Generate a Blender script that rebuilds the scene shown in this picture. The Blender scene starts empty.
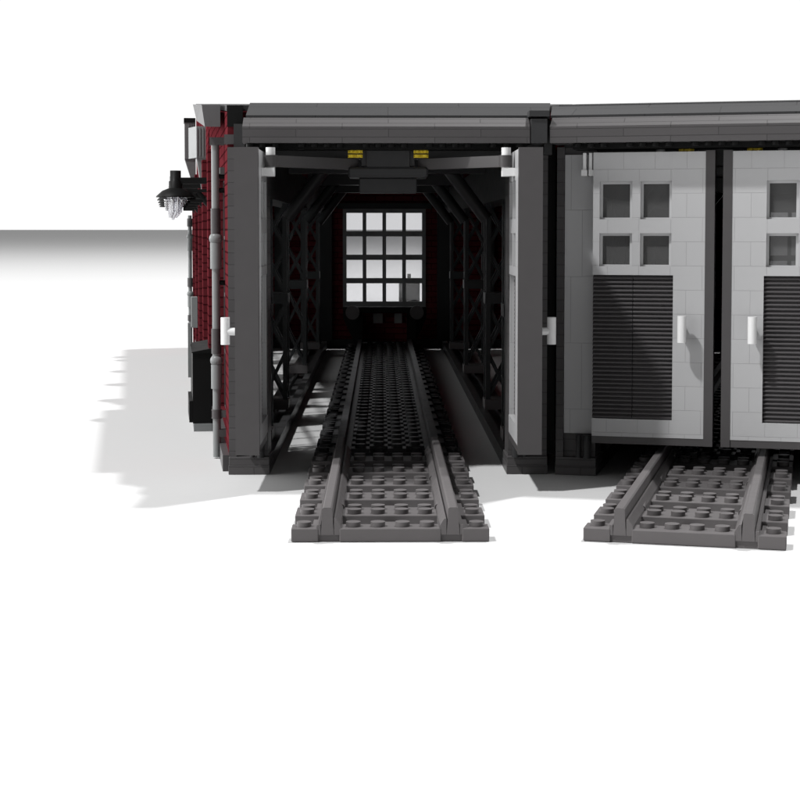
import bpy, math, random
from mathutils import Vector, Matrix
random.seed(4)
S = 0.1                                   # one stud = 0.1
sc = bpy.context.scene
R = math.radians

# ------------------------------------------------------------------ camera
cam = bpy.data.cameras.new('camera'); cam_o = bpy.data.objects.new('camera', cam)
sc.collection.objects.link(cam_o); sc.camera = cam_o
cam.sensor_width = 36; cam.lens = 36 * 1620 / 800.0
cam.shift_x = -0.0019; cam.shift_y = -0.1044
cam.clip_start = 0.1; cam.clip_end = 20000
cam_o.location = Vector((-0.36, 0, 12.6)) * S
cam_o.rotation_euler = (R(90 - 3.07), 0, R(-0.72))

# ------------------------------------------------------------------ world: white studio backdrop behind the model, dark in front
w = bpy.data.worlds.new('World'); sc.world = w; w.use_nodes = True
nt = w.node_tree; nt.nodes.clear()
out = nt.nodes.new('ShaderNodeOutputWorld'); bg = nt.nodes.new('ShaderNodeBackground')
tc = nt.nodes.new('ShaderNodeTexCoord'); sep = nt.nodes.new('ShaderNodeSeparateXYZ')
mr = nt.nodes.new('ShaderNodeMapRange'); mr.inputs['From Min'].default_value = -0.8; mr.inputs['From Max'].default_value = -0.15
mr.inputs['To Min'].default_value = 0.25; mr.inputs['To Max'].default_value = 1.05
nt.links.new(tc.outputs['Generated'], sep.inputs[0]); nt.links.new(sep.outputs['Y'], mr.inputs['Value'])
mz = nt.nodes.new('ShaderNodeMapRange'); mz.inputs['From Min'].default_value = 0.2; mz.inputs['From Max'].default_value = 0.55
mz.inputs['To Min'].default_value = 1.0; mz.inputs['To Max'].default_value = 0.22
mm = nt.nodes.new('ShaderNodeMath'); mm.operation = 'MULTIPLY'
nt.links.new(sep.outputs['Z'], mz.inputs['Value']); nt.links.new(mr.outputs[0], mm.inputs[0]); nt.links.new(mz.outputs[0], mm.inputs[1])
mx_ = nt.nodes.new('ShaderNodeMapRange')                 # added unseen brightness on the left, lights the shed floor through the side windows
mx_.inputs['From Min'].default_value = -0.82; mx_.inputs['From Max'].default_value = -0.5
mx_.inputs['To Min'].default_value = 7.0; mx_.inputs['To Max'].default_value = 1.0
m2 = nt.nodes.new('ShaderNodeMath'); m2.operation = 'MULTIPLY'
nt.links.new(sep.outputs['X'], mx_.inputs['Value']); nt.links.new(mm.outputs[0], m2.inputs[0]); nt.links.new(mx_.outputs[0], m2.inputs[1])
nt.links.new(m2.outputs[0], bg.inputs['Strength']); bg.inputs['Color'].default_value = (1, 1, 1, 1)
nt.links.new(bg.outputs[0], out.inputs[0])

# ------------------------------------------------------------------ studio lamps
def lamp(name, direction, dist, e, rad):
    d = Vector(direction).normalized()
    l = bpy.data.lights.new(name, 'POINT'); o = bpy.data.objects.new(name, l); sc.collection.objects.link(o)
    o.location = (Vector((0, 100, 0)) - d * dist) * S
    l.energy = e * 4 * math.pi ** 2 * (dist * S) ** 2; l.shadow_soft_size = rad * S; l.color = (1, 1, 1)
lamp('key_lamp', (-0.25, -0.21, -1.0), 700, 1.1, 17)      # high, from behind on the right
lamp('fill_lamp', (1.67, 1.0, -3.07), 700, 1.16, 18)         # from the front left

sc.view_settings.view_transform = 'Standard'; sc.view_settings.look = 'None'
sc.view_settings.exposure = 0; sc.view_settings.gamma = 1
sc.render.engine = 'CYCLES'
sc.cycles.max_bounces = 8; sc.cycles.diffuse_bounces = 4; sc.cycles.transparent_max_bounces = 16

# ------------------------------------------------------------------ materials
def mat(name, col, rough=0.35, seam=None, var=0.06, bump=0.0, course=False, spec=0.14):
    m = bpy.data.materials.new(name); m.use_nodes = True; t = m.node_tree; b = t.nodes['Principled BSDF']
    b.inputs['Roughness'].default_value = rough; b.inputs['Specular IOR Level'].default_value = spec
    L = t.links
    if seam:
        uv = t.nodes.new('ShaderNodeTexCoord'); br = t.nodes.new('ShaderNodeTexBrick')
        L.new(uv.outputs['UV'], br.inputs['Vector'])
        bw, bh, ms = seam
        br.inputs['Scale'].default_value = 1.0; br.inputs['Brick Width'].default_value = bw; br.inputs['Row Height'].default_value = bh
        br.inputs['Mortar Size'].default_value = ms; br.inputs['Mortar Smooth'].default_value = 0.3
        br.inputs['Color1'].default_value = tuple(c * (1 + var) for c in col) + (1,)
        br.inputs['Color2'].default_value = tuple(c * (1 - var) for c in col) + (1,)
        br.inputs['Mortar'].default_value = tuple(c * (0.78 if col[0] > .3 else 0.42 if 'red' in name else 0.62) for c in col) + (1,)
        br.offset = 0.5
        L.new(br.outputs['Color'], b.inputs['Base Color'])
        bp = t.nodes.new('ShaderNodeBump'); bp.inputs['Strength'].default_value = 0.6 if bump == 0 else bump
        bp.inputs['Distance'].default_value = 0.08 * S; bp.invert = True
        L.new(br.outputs['Fac'], bp.inputs['Height']); L.new(bp.outputs[0], b.inputs['Normal'])
    else:
        ns = t.nodes.new('ShaderNodeTexNoise'); ns.inputs['Scale'].default_value = 14; ns.inputs['Detail'].default_value = 5
        oc = t.nodes.new('ShaderNodeTexCoord'); L.new(oc.outputs['Object'], ns.inputs['Vector'])
        cr = t.nodes.new('ShaderNodeMapRange'); cr.inputs['To Min'].default_value = 1 - var; cr.inputs['To Max'].default_value = 1 + var
        L.new(ns.outputs['Fac'], cr.inputs['Value'])
        mx = t.nodes.new('ShaderNodeVectorMath'); mx.operation = 'SCALE'; mx.inputs[0].default_value = col
        L.new(cr.outputs[0], mx.inputs['Scale']); L.new(mx.outputs[0], b.inputs['Base Color'])
        rr = t.nodes.new('ShaderNodeMapRange'); rr.inputs['To Min'].default_value = rough * .8; rr.inputs['To Max'].default_value = min(1, rough * 1.25)
        L.new(ns.outputs['Fac'], rr.inputs['Value']); L.new(rr.outputs[0], b.inputs['Roughness'])
    return m
M = {
 'dark':   mat('dark_grey_plastic', (0.063, 0.06, 0.061), 0.35),
 'darkseam': mat('dark_grey_bricks', (0.063, 0.06, 0.061), 0.35, (6.0, 0.6, 0.018), 0.05),
 'fascia': mat('dark_grey_tiles', (0.063, 0.06, 0.061), 0.38, (4.6, 0.4, 0.02), 0.06),
 'roof':   mat('roof_tiles', (0.032, 0.032, 0.033), 0.4, (7.3, 2.2, 0.03), 0.06),
 'deep':   mat('darker_grey_plastic', (0.032, 0.032, 0.033), 0.35),
 'steel':  mat('girder_plastic', (0.023, 0.025, 0.026), 0.35),
 'black':  mat('black_plastic', (0.006, 0.006, 0.006), 0.5, spec=.08),
 'light':  mat('light_grey_boards', (0.36, 0.36, 0.365), 0.38, (1.56, 1.2, 0.009), 0.015),
 'lightp': mat('light_grey_plastic', (0.42, 0.42, 0.425), 0.38),
 'panel':  mat('pier_grey_boards', (0.40, 0.40, 0.405), 0.38, (1.15, 3.4, 0.012), 0.02),
 'mid':    mat('mid_grey_plastic', (0.165, 0.172, 0.172), 0.32),
 'slate': mat('slate_grey_plastic', (0.105, 0.105, 0.107), 0.38),
 'louvre': mat('louvre_grey_plastic', (0.072, 0.068, 0.07), 0.4),
 'white':  mat('white_plastic', (0.62, 0.62, 0.62), 0.3),
 'red':    mat('dark_red_masonry', (0.085, 0.014, 0.018), 0.5, (2.0, 0.6, 0.05), 0.12, 1.0, spec=0.0),
 'track':  mat('track_grey_plastic', (0.098, 0.092, 0.093), 0.38),
 'gold':   mat('yellow_gear_plastic', (0.62, 0.46, 0.03), 0.28),
}
def glass(name, tint, gl=0.06):
    m = bpy.data.materials.new(name); m.use_nodes = True; t = m.node_tree; t.nodes.clear()
    o = t.nodes.new('ShaderNodeOutputMaterial'); tr = t.nodes.new('ShaderNodeBsdfTransparent'); tr.inputs[0].default_value = tint + (1,)
    g = t.nodes.new('ShaderNodeBsdfGlossy'); g.inputs['Roughness'].default_value = 0.05
    mx = t.nodes.new('ShaderNodeMixShader'); mx.inputs[0].default_value = gl
    t.links.new(tr.outputs[0], mx.inputs[1]); t.links.new(g.outputs[0], mx.inputs[2]); t.links.new(mx.outputs[0], o.inputs[0])
    return m
M['glass'] = glass('clear_pane', (0.8, 0.8, 0.81))
M['smoke'] = glass('smoked_pane', (0.7, 0.7, 0.7), 0.5)
_t = M['smoke'].node_tree
_g = [n for n in _t.nodes if n.type == 'BSDF_GLOSSY'][0]; _d = _t.nodes.new('ShaderNodeBsdfDiffuse'); _d.inputs[0].default_value = (.12, .12, .12, 1)
_m = [n for n in _t.nodes if n.type == 'MIX_SHADER'][0]; _t.links.new(_d.outputs[0], _m.inputs[2]); _t.nodes.remove(_g)
M['clear'] = glass('window_glass', (0.95, 0.95, 0.95), 0.03)
M['bulb'] = glass('clear_bulb', (0.85, 0.85, 0.87), 0.35)
g = mat('studio_floor', (0.46, 0.46, 0.46), 0.9, var=0.012, spec=0.0); M['ground'] = g

# ------------------------------------------------------------------ helpers
C = Vector((0, 20.3, 0))                  # the turntable centre the two bays radiate from
def rotC(deg):                            # turn about the turntable centre, clockwise positive
    return Matrix.Translation(C) @ Matrix.Rotation(R(-deg), 4, 'Z') @ Matrix.Translation(-C)
class MB:
    def __init__(s, T=None): s.v = []; s.f = []; s.T = T; s.sm = []
    def add(s, vs, fs, smooth=False):
        n = len(s.v); s.v += [Vector(v) for v in vs]
        for f in fs: s.f.append([n + i for i in f]); s.sm.append(smooth)
        return s
    def box(s, x0, x1, y0, y1, z0, z1):
        x0, x1 = sorted((x0, x1)); y0, y1 = sorted((y0, y1)); z0, z1 = sorted((z0, z1))
        return s.add([(x0,y0,z0),(x1,y0,z0),(x1,y1,z0),(x0,y1,z0),(x0,y0,z1),(x1,y0,z1),(x1,y1,z1),(x0,y1,z1)],
              [(0,3,2,1),(4,5,6,7),(0,1,5,4),(1,2,6,5),(2,3,7,6),(3,0,4,7)])
    def bbox(s, x0, x1, y0, y1, z0, z1, c=0.05):      # box with chamfered vertical and top edges
        x0, x1 = sorted((x0, x1)); y0, y1 = sorted((y0, y1)); z0, z1 = sorted((z0, z1))
        def ring(i, z): return [(x0+c+i,y0+i,z),(x1-c-i,y0+i,z),(x1-i,y0+c+i,z),(x1-i,y1-c-i,z),(x1-c-i,y1-i,z),(x0+c+i,y1-i,z),(x0+i,y1-c-i,z),(x0+i,y0+c+i,z)]
        vs = ring(c*.7, z0) + ring(0, z0+c) + ring(0, z1-c) + ring(c*.7, z1)
        fs = [tuple(range(7,-1,-1)), tuple(range(24,32))]
        for k in range(3):
            for i in range(8): fs.append((k*8+i, k*8+(i+1)%8, k*8+8+(i+1)%8, k*8+8+i))
        return s.add(vs, fs)
    def prism(s, poly, axis, a, b):       # poly in the two other axes, extruded along axis
        def P(p, t): return {'x': (t, p[0], p[1]), 'y': (p[0], t, p[1]), 'z': (p[0], p[1], t)}[axis]
        n = len(poly)
        return s.add([P(p, a) for p in poly] + [P(p, b) for p in poly],
              [tuple(range(n)), tuple(range(2*n-1, n-1, -1))] + [(i, (i+1)%n + 0, n+(i+1)%n, n+i)[::-1] for i in range(n)])
    def tube(s, p, q, r, r2=None, n=14, cap=True):
        p, q = Vector(p), Vector(q); d = (q - p).normalized(); r2 = r if r2 is None else r2
        u = d.cross(Vector((0, 0, 1)) if abs(d.z) < .9 else Vector((1, 0, 0))).normalized(); v = d.cross(u)
        ri = [u*math.cos(2*math.pi*i/n) + v*math.sin(2*math.pi*i/n) for i in range(n)]
        s.add([p + a*r for a in ri] + [q + a*r2 for a in ri], [(i, (i+1)%n, n+(i+1)%n, n+i) for i in range(n)], True)
        if cap: s.add([p + a*r for a in ri], [tuple(range(n))[::-1]]); s.add([q + a*r2 for a in ri], [tuple(range(n))])
        return s
    def lathe(s, c, prof, n=20):
        c = Vector(c); vs = []; fs = []
        for (r, z) in prof:
            for i in range(n): a = 2*math.pi*i/n; vs.append(c + Vector((r*math.cos(a), r*math.sin(a), z)))
        for k in range(len(prof)-1):
            for i in range(n): fs.append((k*n+i, k*n+(i+1)%n, (k+1)*n+(i+1)%n, (k+1)*n+i))
        return s.add(vs, fs, True)
    def ball(s, c, r, n=14):
        return s.lathe(c, [(max(.001, r*math.sin(math.pi*k/8)), -r*math.cos(math.pi*k/8)) for k in range(9)], n)
    def bar(s, p, q, w, h):               # rectangular bar, h is its size across the vertical
        p, q = Vector(p), Vector(q); d = (q - p).normalized()
        u = d.cross(Vector((0, 0, 1)) if abs(d.z) < .99 else Vector((0, 1, 0))).normalized(); v = u.cross(d)
        a = u*w/2; b = v*h/2
        return s.add([p-a-b,p+a-b,p+a+b,p-a+b,q-a-b,q+a-b,q+a+b,q-a+b],
              [(0,1,2,3),(7,6,5,4),(4,5,1,0),(5,6,2,1),(6,7,3,2),(7,4,0,3)])
    def stud(s, x, y, z, n=14):
        return s.tube((x, y, z), (x, y, z+.2), .3, n=n)
    def build(s, name, m, parent=None, label=None):
        vs = s.v; o0 = parent['_o'] if parent is not None and '_o' in parent else None
        me = bpy.data.meshes.new(name)
        vv = [(s.T @ v if s.T else v) for v in vs]
        off = Vector(origin.get(parent.name, (0,0,0))) if parent is not None else Vector((0,0,0))
        me.from_pydata([tuple((v - off) * S) for v in vv], [], s.f); me.update()
        uvl = me.uv_layers.new(name='UVMap')
        for p in me.polygons:             # box-projected, in studs, from the untransformed shape
            idx = s.f[p.index]; a = vs[idx[0]]; nn = Vector((0,0,0))
            for i in range(1, len(idx)-1): nn += (vs[idx[i]]-a).cross(vs[idx[i+1]]-a)
            ax = max(range(3), key=lambda k: abs(nn[k]))
            for li, vi in zip(p.loop_indices, p.vertices):
                v = vs[vi]; uvl.data[li].uv = ((v.y, v.z), (v.x, v.z), (v.x, v.y))[ax]
            p.use_smooth = s.sm[p.index]
        me.materials.append(M[m])
        o = bpy.data.objects.new(name, me); sc.collection.objects.link(o)
        if parent is not None: o.parent = parent
        origin[o.name] = off
        if label: o['label'] = label
        return o
origin = {}
def thing(name, at, label, cat, group=None):
    o = bpy.data.objects.new(name, None); sc.collection.objects.link(o); o.empty_display_size = .1
    o.location = Vector(at) * S; origin[o.name] = Vector(at)
    o['label'] = label; o['category'] = cat
    if group: o['group'] = group
    return o
def copy_tree(o, parent=None):
    c = o.copy(); sc.collection.objects.link(c); c.parent = parent
    for ch in o.children: copy_tree(ch, c)
    return c

# ------------------------------------------------------------------ ground
gm = bpy.data.meshes.new('ground'); G = 9000
gm.from_pydata([(-G,-G,0),(G,-G,0),(G,G,0),(-G,G,0)], [], [(0,1,2,3)]); gm.materials.append(M['ground'])
go = bpy.data.objects.new('ground', gm); sc.collection.objects.link(go); go['kind'] = 'structure'

# ------------------------------------------------------------------ the engine shed bays
TAN = math.tan(R(7.5))
YF, YB = 83.3, 173.0
def wallx(y): return 8.3 + TAN * (y - YF)
def roofz(y): return 12.6 + 0.0777 * y - 0.12
def leaf(side, opened, T, shed):
    """door leaf, drawn closed in the bay frame; side -1 left, +1 right; hinge at x = side*6.2, y = 83"""
    H = Vector((side * 6.2, 83.0, 0))
    D = Matrix.Identity(4)
    if opened: D = Matrix.Translation(H + Vector((0,0,0))) @ Matrix.Rotation(R(-90 * -side), 4, 'Z') @ Matrix.Translation(-H)
    # opened leaf lies outside the opening: hinge on its outer back corner
    TT = T @ D
    X = lambda u: side * (6.2 - u)        # u: distance from the hinge
    y0, y1 = 81.9, 83.0
    if opened: pass
    m = MB(TT)
    zc = [2.33, 3.09, 10.33, 10.77, 12.5, 13.2, 14.97, 16.45]
    m.box(X(0), X(5.55), y0, y1, 2.20, 3.09)                       # bottom rail
    m.box(X(4.0), X(5.55), y0, y1, 3.091, 10.33)                   # lock stile
    m.box(X(3.9), X(5.55), y0, y1, 10.331, 16.45)
    m.box(X(0), X(.33), y0, y1, 10.331, 16.45)
    m.box(X(.331), X(3.899), y0, y1, 10.331, 10.77)
    m.box(X(.331), X(3.899), y0, y1, 12.42, 13.12)
    m.box(X(.331), X(3.899), y0, y1, 15.0, 16.449)
    m.box(X(1.95), X(2.36), y0, y1, 10.771, 12.419); m.box(X(1.95), X(2.36), y0, y1, 13.121, 14.999)
    d = m.build('door', 'light', shed, ('open' if opened else 'closed') + ' light grey panelled door leaf with dark louvres')
    e = MB(TT); e.box(X(5.551), X(6.0), y0-.02, y1+.02, 1.83, 16.5); e.box(X(0), X(5.55), y0+.02, y1-.02, 1.83, 2.199)
    e.build('door_edge', 'dark', d)
    for (a, b) in ((.331, 1.949), (2.361, 3.899)):
        for (c0, c1) in ((10.771, 12.419), (13.121, 14.999)):
            f = MB(TT); t = .13
            ya, yb = y0 + .22, y0 + .42
            f.box(X(a), X(a+t), ya, yb, c0, c1); f.box(X(b-t), X(b), ya, yb, c0, c1)
            f.box(X(a+t), X(b-t), ya, yb, c0, c0+t*.6); f.box(X(a+t), X(b-t), ya, yb, c1-t, c1)
            f.build('window_frame', 'lightp', d)
            p = MB(TT); p.box(X(a+t), X(b-t), y0+.30, y0+.36, c0+t*.6, c1-t); p.build('window_pane', 'smoke', d)
    for (a, b) in ((0.0, 1.985), (2.015, 3.999)):                  # two louvred panels side by side
        l = MB(TT); l.box(X(a), X(b), y0+.3, y1-.3, 3.091, 10.329)
        n = 34; h = (10.32 - 3.1) / n
        for s_, ys in ((-1, y0+.3), (1, y1-.3)):
            yo = ys + s_ * (.2 if s_ < 0 else .03)
            for k in range(n):
                z = 3.1 + k * h
                vs = [(X(a), ys, z+h*.98), (X(a), yo, z+h*.42), (X(a), yo, z+h*.22), (X(a), ys, z+h*.1)]
                vs += [(X(b), v[1], v[2]) for v in vs]
                l.add(vs, [(0,1,5,4),(1,2,6,5),(2,3,7,6),(3,2,1,0),(4,5,6,7)])
        l.build('louvre', 'louvre', d)
    h = MB(TT); hx = X(4.5); hy = y0 - .62
    h.tube((hx, hy, 7.03), (hx, hy, 8.35), .22, n=20); h.tube((hx, y0, 7.66), (hx, hy+.1, 7.66), .19, n=14)
    h.build('door_handle', 'white', d)
    b = MB(TT); bx_ = X(3.2)                                       # bracket and pin for the opener arm, on the inner face
    b.box(X(2.7), X(3.5), y1, y1+.62, 15.22, 15.62); b.tube((bx_, y1+.42, 15.2), (bx_, y1+.42, 16.62), .23, n=16)
    b.build('opener_bracket', 'white', d)
    return d

def girder(T, side, y, shed):
    xa, xb = side*6.5, side*8.3
    col = MB(T)
    for z0, z1 in ((1.45, 7.75), (8.45, 14.3)):
        for yy in (y, y+1.8):
            for x in (xa, xb):
                sx = side if x == xa else -side
                col.box(x, x+sx*.3, yy-.15, yy+.15, z0, z1)
            nseg = 2; h = (z1-z0)/nseg
            for k in range(nseg):
                za = z0+k*h
                col.bar((xa+side*.15, yy, za+.05), (xb-side*.15, yy, za+h-.05), .16, .2)
                col.bar((xb-side*.15, yy+.01, za+.05), (xa+side*.15, yy+.01, za+h-.05), .16, .2)
        for x in (xa+side*.15, xb-side*.15):
            h = (z1-z0)/2
            for k in range(2):
                za = z0+k*h
                col.bar((x, y, za+.05), (x, y+1.8, za+h-.05), .2, .16); col.bar((x+.01, y+1.8, za+.05), (x+.01, y, za+h-.05), .2, .16)
    col.box(xa-side*.05, xb+side*.05, y-.2, y+2.0, 7.75, 8.45)
    o = col.build('lattice_column', 'steel', shed)
    b = MB(T); b.box(xa-side*.06, xb+side*.06, y-.22, y+2.02, 0.8, 1.45); b.build('base_block', 'dark', o)
    if y < 100: return
    br = MB(T); br.tube((side*6.5, y-.1, 13.3), (side*3.9, y-.1, 16.7), .42, n=16)
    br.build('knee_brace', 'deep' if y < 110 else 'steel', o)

def side_wall(T, side, shed, windows=True, outer=False):
    """radial wall; drawn along the bay edge then turned by 7.5 degrees about the centre"""
    W = T @ rotC(side * 7.5)
    r0 = C.y + 63.0 / math.cos(R(7.5)); r1 = C.y + 152.7 / math.cos(R(7.5))
    xi = -side * 1.0; xo = -side * .12    # the wall lies just inside the radial plane
    top = lambda y: roofz(y * .992 + .16) - .35
    wins = [(r0+6.0+k*15.5, r0+6.0+k*15.5+11.5) for k in range(5)] if windows else []
    m = MB(W); y = r0 + (.8 if outer else 2.6)
    def seg(a, b, z0, z1=None):
        if z1 is None:
            m.add([(xi,a,z0),(xo,a,z0),(xo,b,z0),(xi,b,z0),(xi,a,top(a)),(xo,a,top(a)),(xo,b,top(b)),(xi,b,top(b))],
              [(0,3,2,1),(4,5,6,7),(0,1,5,4),(1,2,6,5),(2,3,7,6),(3,0,4,7)] if side < 0 else [(0,1,2,3),(7,6,5,4),(4,5,1,0),(5,6,2,1),(6,7,3,2),(7,4,0,3)])
        else: m.box(xi, xo, a, b, z0, z1)
    for a, b in wins:
        seg(y, a, 0.0); seg(a+.001, b-.001, 0.0, 1.6); seg(a+.001, b-.001, 15.6); y = b
    seg(y, r1, 0.0)
    wall = m.build('side_wall', 'red', shed)
    for a, b in wins:
        f = MB(W); ym = (xi+xo)/2
        for k in range(5):
            yy = a + (b-a)*k/4; f.box(ym-.12, ym+.12, max(a, yy-.07), min(b, yy+.07), 1.6, 15.6)
        for k in range(5):
            zz = 1.6 + 14*k/4; f.box(ym-.1, ym+.1, a, b, max(1.6, zz-.11), min(15.6, zz+.11))
        if outer:
            f.box(xo, xo+side*.45, a-.4, b+.4, 1.2, 1.59); f.box(xo, xo+side*.25, a-.4, b+.4, 15.61, 16.0)
        w_ = f.build('side_window', 'dark', wall)
        p = MB(W); p.box(ym-.03, ym+.03, a, b, 1.6, 15.6); p.build('window_pane', 'clear', wall)
    if outer:
        for k in range(1, 6):             # brick pilasters between the windows, edged in grey
            a = r0 + 18.2 + (k-1)*15.5; b = a + 2.6
            if b > r1: b = r1
            p = MB(W); p.box(xo, xo+side*.6, a, b, .86, 17.6); p.build('pilaster', 'red', wall)
            q = MB(W); q.box(xo, xo+side*.22, a-.4, a-.001, .86, 16.6); q.build('pilaster_trim', 'deep', wall)
        s_ = MB(W); s_.box(xo, xo+side*.35, r0+.8, r1, 0, .85); s_.build('wall_plinth', 'dark', wall)
    return wall

def bay(T, at, label, opened, first):
    shed = thing('engine_shed', at, label, 'engine shed', 'bays of the toy brick roundhouse')
    for sd in (-1, 1):
        m = MB(T)                                                  # pier
        a, b = sorted((sd*6.2, sd*8.2))
        m.box(a, b, 83.3, 85.6, .92, 16.8)
        if sd < 0: m.box(a, a+.38, 83.02, 83.299, .92, 16.8)
        pier = m.build('pier', 'darkseam', shed)
        p = MB(T); x0, x1 = sorted((sd*6.25, sd*7.8)); p.box(x0, x1, 82.98 if opened else 83.1, 83.298, 2.15, 16.4)
        p.build('pier_panel', 'panel', pier, 'lighter grey boarding on the pier')
        f = MB(T); a, b = sorted((sd*6.1, sd*8.22))
        f.bbox(a, b, 82.9, 85.7, 0, .48, .02); f.bbox(a+.02, b-.02, 82.93, 85.68, .481, .919, .02)
        f.build('plinth', 'fascia', pier)
        k = MB(T)                                                  # small pipes at the foot of the pier
        k.tube((sd*6.55, 82.75, .92), (sd*6.55, 82.75, 2.1), .2); k.tube((sd*7.0, 82.9, .92), (sd*7.0, 82.9, 2.1), .14)
        k.build('hinge_post', 'deep', pier)
        s_ = MB(T); a, b = sorted((sd*6.12, sd*8.3))                # sill strip the columns stand on
        s_.box(a, b, 85.71, 172.0, 0, .35); x = sd*6.12
        s_.box(x, x+sd*.5, 85.72, 172.0, .351, .78); s_.box(x+sd*1.3, x+sd*1.5, 85.72, 172.0, .351, .6)
        s_.build('column_sill', 'deep', shed)
        t = MB(T); a, b = sorted((sd*6.4, sd*8.2)); t.box(a, b, 85.7, 172, 14.31, 16.79); t.build('wall_beam', 'steel', shed)
        for y in (90.0, 106.0, 133.0, 160.0): girder(T, sd, y, shed)
        side_wall(T, sd, shed, windows=(sd < 0 and first), outer=(sd < 0 and first))
    # lintel and cross beams
    m = MB(T); m.box(-7.9, 8.1, 83.35, 85.4, 16.81, 18.0); m.box(-6.19, 6.19, 83.6, 84.2, 16.2, 16.8)
    m.build('lintel', 'deep', shed)
    for y in (104.5, 131.5, 158.5): m = MB(T); m.box(-6.3, 6.3, y, y+1.0, 16.2, 17.5); m.build('cross_beam', 'deep', shed)
    # fascia: long gutter board with sloping top
    fa0, fa1 = (-7.25, 7.05) if first else (-8.25, 7.8)
    f = MB(T); f.prism([(80.9, 16.9), (83.3, 16.9), (83.3, 18.2), (81.7, 18.2), (80.9, 17.72)], 'x', fa0, fa1)
    fas = f.build('fascia', 'fascia', shed)
    if True:
        c = MB(T); c.box(-7.2, 7.0, 81.7, 83.2, 16.62, 16.89)
        for k in range(22):
            if k % 5 != 3: c.tube((-6.9+k*.64, 81.3, 16.7), (-6.9+k*.64, 81.3, 16.89), .2, n=10)
        c.build('fascia_underside', 'black', fas)
    r = MB(T); a = -7.15 if first else -(wallx(81.9)+.25); a2 = -7.15 if first else -(wallx(84.5)+.25)
    b = wallx(81.9)-.03; b2 = wallx(84.5)-.03
    ze = 19.16 if first else 19.0
    r.add([(a,81.9,18.21),(b,81.9,18.21),(b2,84.5,18.21),(a2,84.5,18.21),(a,81.9,18.34),(b,81.9,18.34),(b2,84.5,ze),(a2,84.5,ze)],
          [(0,3,2,1),(4,5,6,7),(0,1,5,4),(1,2,6,5),(2,3,7,6),(3,0,4,7)])
    r.build('roof_edge', 'roof', shed)
    # main roof, rising to the back
    q = MB(T); xw = lambda y: wallx(y) - .1
    ya, yb = 84.55, 172.6
    pts = []
    for y in (ya, yb):
        for s_ in (-1, 1):
            pts += [(s_*xw(y), y, roofz(y)-.3), (s_*xw(y), y, roofz(y))]
    q.add(pts, [(0,1,3,2),(4,6,7,5),(1,5,7,3),(0,2,6,4),(0,4,5,1),(2,3,7,6)])
    q.build('roof', 'roof', shed)
    q = MB(T); q.add([(-8.3+.12,90,16.9),(8.18,90,16.9),(8.18,90,19.0),(-8.18,90,19.0),(-8.18,90.6,16.9),(8.18,90.6,16.9),(8.18,90.6,19.0),(-8.18,90.6,19.0)],
        [(0,1,2,3),(7,6,5,4),(4,5,1,0),(5,6,2,1),(6,7,3,2),(7,4,0,3)]); q.build('gable_wall', 'red', shed)
    # back wall with the big sixteen-pane window
    wx = wallx(YB) - 1.0; t = YB; zt = roofz(172)-.4
    m = MB(T); x0, x1, z0, z1 = -4.25, 4.2, 4.65, 14.65
    m.box(-wx, x0, t, t+.8, 0, zt); m.box(x1, wx, t, t+.8, 0, zt); m.box(x0, x1, t, t+.8, 0, z0); m.box(x0, x1, t, t+.8, z1, zt)
    bw = m.build('back_wall', 'red', shed)
    m = MB(T)
    for xx in (-6.3, 6.3, -11, 11, -15.5, 15.5): m.box(xx-.7, xx+.7, t-.5, t-.001, 0, 16.5)
    m.box(-wx+1, wx-1, t-.35, t-.001, 0, .9); m.box(-5.0, 5.0, t-.4, t-.001, 14.8, 15.4)
    m.build('wall_pillar', 'steel', bw)
    f = MB(T); pw = (x1-x0)/4; ph = (z1-z0)/4
    for k in range(5): xx = x0+k*pw; f.box(xx-.2, xx+.2, t-.15, t+.5, z0-.2, z1+.2)
    for k in range(5): zz = z0+k*ph; f.box(x0-.2, x1+.2, t-.13, t+.48, zz-.28, zz+.28 if k < 4 else zz+.2)
    wf = f.build('window_frame', 'mid', bw)  # dark grey frame given a lighter grey to stand in for light inside
    p = MB(T); p.box(x0, x1, t+.2, t+.25, z0, z1); p.build('window_pane', 'glass', bw)
    # door leaves
    leaf(-1, opened, T, shed); leaf(1, opened, T, shed)
    # the door opening gear under the lintel
    m = MB(T)
    m.box(-1.1, 1.1, 83.21, 86.0, 15.8, 16.8); m.box(-1.35, -1.12, 83.35, 85.8, 15.85, 16.75); m.box(1.12, 1.35, 83.35, 85.8, 15.85, 16.75)
    m.bbox(-2.05, 2.05, 83.1, 86.1, 15.27, 15.79, .1); m.bbox(-1.5, 1.5, 84.3, 86.0, 14.5, 15.26, .05)
    g_ = m.build('door_opener', 'deep', shed)
    for sd in (-1, 1):
        gg = MB(T)
        for (dz, rr) in ((16.36, .17), (16.58, .15), (16.8, .17)):
            gg.box(sd*1.3, sd*2.05, 82.85, 83.1, dz-.1, dz+.06)
            for k in range(2): gg.tube((sd*(1.48+.4*k), 82.85, dz-.08), (sd*(1.48+.4*k), 82.85, dz+.05), .17 if rr > .16 else .12, n=10)
        gg.build('gear', 'gold', g_)
        ar = MB(T)
        if opened:
            ar.bar((sd*5.75, 79.8, 15.95), (sd*1.7, 83.9, 15.95), .5, .56)
            ar.tube((sd*5.75, 79.8, 15.66), (sd*5.75, 79.8, 16.24), .33)
        else:
            ar.bar((sd*3.2, 83.45, 15.95), (sd*1.7, 83.9, 15.95), .4, .5)
        ar.build('opener_arm', 'dark', g_)
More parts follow.
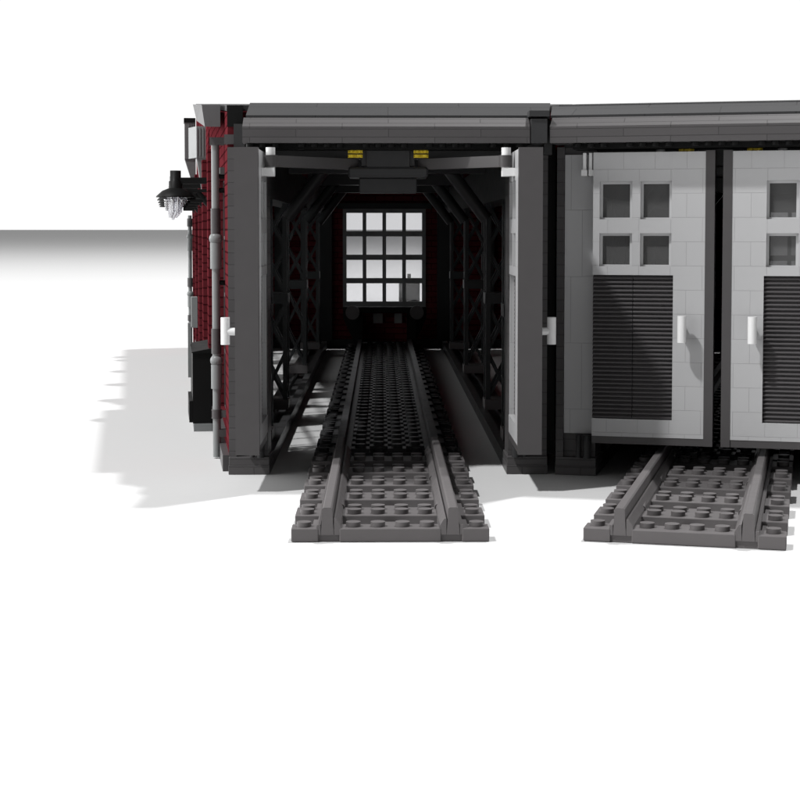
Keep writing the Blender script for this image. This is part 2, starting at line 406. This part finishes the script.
        if not opened:
            bk = MB(T)
            for xx in (6.3, 6.6): bk.box(sd*xx, sd*(xx+.16), 82.2, 82.7, 15.6, 16.45)
            bk.box(sd*6.22, sd*6.46, 82.1, 83.0, 15.3, 15.6); bk.box(sd*6.54, sd*6.84, 82.1, 83.0, 15.3, 15.6)
            bk.build('hinge_bracket', 'white', shed)
    return shed

I4 = Matrix.Identity(4)
shed1 = bay(I4, (0, 83.3, 0), 'left roundhouse bay of dark grey and red toy bricks, both door leaves swung open', True, True)
T2 = rotC(15); TB = T2 @ Matrix.Translation((.33, 0, 0))
shed2 = bay(TB, tuple(TB @ Vector((0, 83.3, 0))), 'right roundhouse bay of grey toy bricks with closed light grey louvred doors', False, False)

# pieces only the left bay shows: post at the party line, dark fillers for shaded gaps, cornice block, drainpipes
m = MB(); m.box(7.1, 7.9, 80.8, 83.2, 16.9, 18.1); m.box(7.0, 8.0, 80.7, 81.89, 18.21, 18.5); m.box(7.93, 8.34, 82.7, 83.2, 16.4, 18.15); m.build('gutter_post', 'deep', shed1)  # last box is an added filler standing in for the dark gap
m = MB(); m.box(8.22, 8.66, 83.95, 84.3, .9, 18.15); m.build('gap_shade_filler', 'black', shed1)  # added black filler, stands in for the shade between the bays
m = MB(rotC(-7.5)); za, zb = roofz(88.2), roofz(117)
m.add([(-.95,88.7,18.15),(-.121,88.7,18.15),(-.121,118,20.4),(-.85,118,20.4),(-1.12,88.7,za),(-.121,88.7,za),(-.121,118,zb),(-1.12,118,zb)],
      [(0,3,2,1),(4,5,6,7),(0,1,5,4),(1,2,6,5),(2,3,7,6),(3,0,4,7)])
m.build('cornice', 'slate', shed1)
m = MB(); m.bbox(-8.3, -7.2, 85.7, 86.6, 16.9, 18.3, .2); m.build('corner_block', 'deep', shed1)
m = MB(); m.box(-8.3, -7.5, 84.1, 84.5, 17.9, 19.0); m.build('corner_shade_block', 'black', shed1)  # added black block standing in for shade at the roof corner
def pipe(x, y, k, shed, z_top, z_bot):
    """k scales the widths; heights follow the fittings seen on the near pipe"""
    p = MB(); q = MB()
    Z = lambda py: 12.6 - (py - 229) / 18.2
    p.tube((x, y, z_bot), (x, y, z_top), .22*k, n=18)
    p.tube((x, y, Z(268)), (x, y, Z(242)), .31*k, n=18); p.tube((x, y, Z(388)), (x, y, Z(364)), .3*k, n=18)
    p.ball((x, y, Z(238)), .37*k, 18); p.ball((x, y, Z(360)), .35*k, 18)
    d = p.build('drainpipe', 'mid', shed)
    q.tube((x, y, Z(233)), (x, y, Z(208)), .27*k, n=18); q.build('pipe_fitting', 'dark', d); q = MB(); q.tube((x, y, Z(353)), (x, y, Z(328)), .27*k, n=18)
    q.build('pipe_fitting', 'dark', d); q = MB()
    q.box(x-.28, x+1.2, y-.14, y+.14, Z(417), Z(410)); q.tube((x, y, Z(418)), (x, y, Z(409)), .29*k, n=18)
    q.build('pipe_clip', 'dark', d)
    for zz in (Z(176), Z(190), Z(282)): q = MB(); q.tube((x, y, zz), (x+.9, y+.2, zz), .14); q.build('pipe_clip', 'black', d)
    return d
pipe(-9.42, 89.0, 1.0, shed1, 17.3, .08)
m = MB(); m.box(-9.7, -8.5, 88.7, 89.3, 17.2, 17.62); m.box(-8.45, -7.9, 84.0, 89.3, 17.0, 17.5); m.build('pipe_elbow', 'dark', shed1)
# far pipe
x, y = -19.2, 160.0
p = MB(); p.tube((x, y, 1.4), (x, y, 14), .19, n=14)
zz = lambda py: 12.6 - (py - 229) / 10.1
for a, b in ((250, 236), (306, 293)): p.tube((x, y, zz(a)), (x, y, zz(b)), .26, n=14); p.ball((x, y, zz(b)), .33, 14)
d = p.build('drainpipe', 'mid', shed1)
for a, b in ((226, 218), (286, 277), (320, 314)): q = MB(); q.tube((x, y, zz(a)), (x, y, zz(b)), .27, n=14); q.build('pipe_fitting', 'dark', d)
# rain hoppers high on the side wall
W1 = rotC(-7.5)
def hopper(r, z0, z1, w, dep, cap):
    m = MB(W1); xo = -.12
    s_ = .55 if not cap else 0
    m.prism([(xo-w+s_, r), (xo-.02, r), (xo-.02, r+dep), (xo-w, r+dep)], 'z', z0, z1)
    m.prism([(xo-w+s_, z0-.001), (xo-.02, z0-.001), (xo-.02, z0-2.6), (xo-.3, z0-2.6)], 'y', r+.1, r+dep-.1)
    for k in range(3): m.box(xo-.25-k*.22, xo-.18-k*.22, r-.06, r-.001, z0+.1, z1-.1)
    h = m.build('rain_hopper', 'slate' if cap else 'mid', shed1)
    if cap: c_ = MB(W1); c_.box(xo-w-.06, xo-.02, r-.06, r+dep+.06, z1+.001, z1+.45); c_.build('hopper_cap', 'black', h)
hopper(121.0, 17.9, 20.2, 1.25, 2.2, False)
hopper(163.0, 19.6, 23.2, 1.1, 2.2, True)
# small grey boxes under the windows
m = MB(W1); m.box(-1.0, -.49, 140, 142.2, 4.2, 6.8); m.build('wall_box', 'mid', shed1)

# ------------------------------------------------------------------ black coal bunker beside the wall
bk = thing('coal_bunker', tuple(W1 @ Vector((-1.2, 103, 0))), 'black lean-to bunker with slanted lid standing against the red side wall', 'bunker')
m = MB(W1); m.box(-1.5, -.3, 101.8, 110, .5, 4.9); m.box(-1.72, -1.51, 101.9, 108, .55, 1.9); m.build('bunker_body', 'black', bk)
m = MB(W1); m.prism([(-1.55, 4.91), (-.3, 4.91), (-.3, 5.2), (-1.55, 4.98)], 'y', 101.7, 110.1); m.build('lid', 'black', bk)
m = MB(W1); m.box(-1.7, -1.52, 108.3, 109.2, 2.8, 6.4); m.build('post', 'mid', bk)
m = MB(W1); m.box(-1.45, -.3, 101.7, 110.1, 0, .49); m.build('plinth', 'mid', bk)

# ------------------------------------------------------------------ wall lamps
LABS = ['black wall lamp with wide shade and clear bulbs, nearest on the red side wall',
        'black wall lamp second from the front of the row on the red side wall',
        'black wall lamp in the middle of the row of five on the side wall',
        'black wall lamp fourth from the front of the row on the side wall',
        'black wall lamp farthest back on the red side wall']
def lamp_thing():
    at = Vector((-14.25, 110, 15))
    t = thing('wall_lamp', tuple(at), LABS[0], 'lamp', 'wall lamps along the red side wall')
    x, y = at.x, at.y
    m = MB(); m.lathe((x, y, 0), [(.001, 16.58), (.37, 16.58), (.37, 15.9), (.46, 15.85), (.46, 15.35), (.5, 15.3)]); m.build('lamp_cap', 'black', t)
    m = MB(); m.lathe((x, y, 0), [(.4, 15.42), (.9, 15.22), (1.3, 14.86), (1.33, 14.78), (1.25, 14.78), (.8, 15.0), (.1, 15.1)], 28); m.build('lamp_shade', 'black', t)
    m = MB()
    for k in range(6):
        a = k*math.pi/3; m.tube((x+.42*math.cos(a), y+.42*math.sin(a), 14.98), (x+.3*math.cos(a), y+.3*math.sin(a), 13.75), .17, .12, n=10)
        m.ball((x+.62*math.cos(a+.4), y+.62*math.sin(a+.4), 14.6), .2, 10)
    m.tube((x, y, 14.98), (x, y, 13.55), .2, .14, n=10); m.build('bulb', 'bulb', t)
    m = MB()
    m.bar((x+.3, y, 15.9), (x+2.35, y, 15.9), .45, .42); m.bar((x+.5, y, 15.15), (x+2.3, y, 15.25), .3, .22)
    m.tube((x+1.5, y, 15.1), (x+2.3, y, 14.2), .2); m.box(x+2.2, x+2.5, y-.5, y+.5, 13.8, 16.4); m.tube((x+1.0, y, 14.6), (x+2.3, y, 14.6), .18)
    m.build('bracket', 'black', t)
    return t
l0 = lamp_thing()
for k in range(1, 5):
    c = copy_tree(l0); y = 110 + 12*k
    c.location = Vector((-14.25 - TAN*12*k, y, 15)) * S; c['label'] = LABS[k]

# ------------------------------------------------------------------ railway track
def outer_track(end, phase, label):
    t = thing('railway_track', (0, end, 0), label, 'track', 'track panels outside the shed doors')
    zt = .56; stop = 87.2
    k = 0
    y = phase
    while y < stop:
        a, b = max(y, end), min(y+2.0, stop)
        if b - a > .3:
            m = MB(); m.bbox(-4, -2.9, a, b, .02, zt, .03); m.bbox(2.9, 4, a, b, .02, zt, .03); m.bbox(-2.05, 2.05, a, b, .02, zt, .03)
            m.box(-2.95, -2.0, a+.1, b-.1, .02, zt-.03); m.box(2.0, 2.95, a+.1, b-.1, .02, zt-.03)
            for sy in (y+.5, y+1.5):
                if sy-.3 < a-.01 or sy+.3 > b+.01: continue
                for sx in (-3.5, -1.5, -.5, .5, 1.5, 3.5): m.stud(sx, sy, zt, 18)
            m.build('sleeper', 'track', t)
        y += 4.0
    for sd in (-1, 1):
        m = MB()
        x = lambda u: sd*u
        m.prism([(x(2.28), .3), (x(2.34), 1.36), (x(2.4), 1.41), (x(2.68), 1.41), (x(2.74), 1.36), (x(2.8), .3)][::-sd], 'y', end+.01, stop)
        m.prism([(x(1.98), .3), (x(2.27), .3), (x(2.27), .95), (x(2.18), .95), (x(2.0), .66)][::-sd], 'y', end+.02, stop)
        m.box(x(2.81), x(2.95), end+.02, stop, .3, .7)
        for yy in (end+4.6, end+12.6, end+20.4):                       # joint lugs
            if yy < stop-1: m.tube((x(2.1), yy, .62), (x(2.1), yy+1.2, .74), .16, .05, n=10)
        m.build('rail', 'track', t)
    m = MB(); m.box(-.3, .3, end+.2, stop-.2, .02, .3); m.box(-3.2, -3.0, end+.2, stop-.2, .02, .4); m.box(3.0, 3.2, end+.2, stop-.2, .02, .4); m.build('track_bed', 'track', t)
    return t
def inner_track(label):
    t = thing('railway_track', (0, 87.3, 0), label, 'track', 'studded track panels inside the shed')
    m = MB(); m.box(-2.0, 2.0, 87.35, 171, .02, .5)
    for k in range(21):
        y = 87.4 + 4*k
        for sd in (-1, 1): m.bbox(*sorted((sd*2.9, sd*4.0)), y, y+2, .02, .52, .03)
        for sd in (-1, 1): m.bbox(*sorted((sd*2.95, sd*3.9)), y+2.05, y+3.95, .02, .4, .03)
    for j in range(83):
        y = 88.0 + j
        for i, sx in enumerate((-1.5, -.5, .5, 1.5)):
            if (j + i) % 2 == 0: m.box(sx-.49, sx+.49, y-.49, y+.49, .5, .72); m.stud(sx, y, .72, 8)
            else: m.stud(sx, y, .5, 8)
        for sx in (-3.5, 3.5): m.stud(sx, y, .4 if ((j+1) % 4) > 1 else .52, 10)
    m.build('studded_bed', 'deep', t)  # darker than the outer track, interior shade put into the colour
    for sd in (-1, 1):
        r = MB(); r.box(sd*2.34, sd*2.74, 87.3, 170.5, .3, 1.34); r.box(sd*2.01, sd*2.33, 87.3, 170.5, .3, .7); r.build('rail', 'deep', t)  # rails darkened for the interior shade too
    return t
t1 = outer_track(64.8, 63.8, 'dark grey track panel running out of the open left shed bay')
t2 = outer_track(65.4, 64.6, 'dark grey track panel running up to the closed right shed doors')
t3 = inner_track('studded track with shade painted in, receding inside the open left shed bay')
t4 = copy_tree(t3); t4['label'] = 'studded track with shade painted in, behind the closed right shed doors'
for t in (t2, t4):
    p0 = t.location / S; t.location = (T2 @ p0) * S; t.rotation_euler.z = R(-15)
    
# ------------------------------------------------------------------ buffer stops
bs = thing('buffer_stop', (0, 168, 0), 'black buffer stop at the far end of the left bay track under the window', 'buffer stop', 'buffer stops at the back walls')
m = MB()
for sd in (-1, 1):
    m.prism([(165.5, .6), (170.0, .6), (168.6, 4.4), (167.6, 4.4)], 'x', *sorted((sd*2.3, sd*3.2)))
    m.prism([(sd*3.2, 1.0), (sd*4.3, 3.4), (sd*4.3, 4.4), (sd*3.2, 4.4)], 'y', 167.6, 168.6)
m.box(-4.3, 4.3, 167.3, 168.5, 4.0, 4.6); m.build('frame', 'black', bs)
m = MB(); m.box(-2.29, 2.29, 168.0, 168.4, 1.0, 3.99); m.build('board', 'red', bs)
m = MB(); m.box(-1.2, -.2, 167.8, 167.999, 2.9, 3.9); m.box(1.0, 1.8, 167.8, 167.999, 2.9, 3.9); m.build('reflector', 'mid', bs)
for sd in (-1, 1):
    m = MB(); m.tube((sd*3.3, 167.3, 4.1), (sd*3.3, 166.2, 4.1), .25); m.tube((sd*3.3, 166.2, 4.1), (sd*3.3, 165.9, 4.1), .72, n=20); m.build('buffer', 'dark', bs)
b2 = copy_tree(bs); b2['label'] = 'black buffer stop at the far end of the right bay track behind the closed doors'
b2.location = (T2 @ (bs.location / S)) * S; b2.rotation_euler.z = R(-15)

# ------------------------------------------------------------------ small stove hut seen through the back window
st = thing('stove_hut', (2.9, 184, 0), 'dark grey box with a short chimney seen through the lower right back window panes', 'hut')
m = MB(); m.bbox(1.65, 4.0, 182.5, 185, 0, 6.75, .08); m.build('hut_body', 'deep', st)
m = MB(); m.box(2.6, 3.0, 183, 183.5, 6.76, 7.6); m.build('chimney', 'black', st)
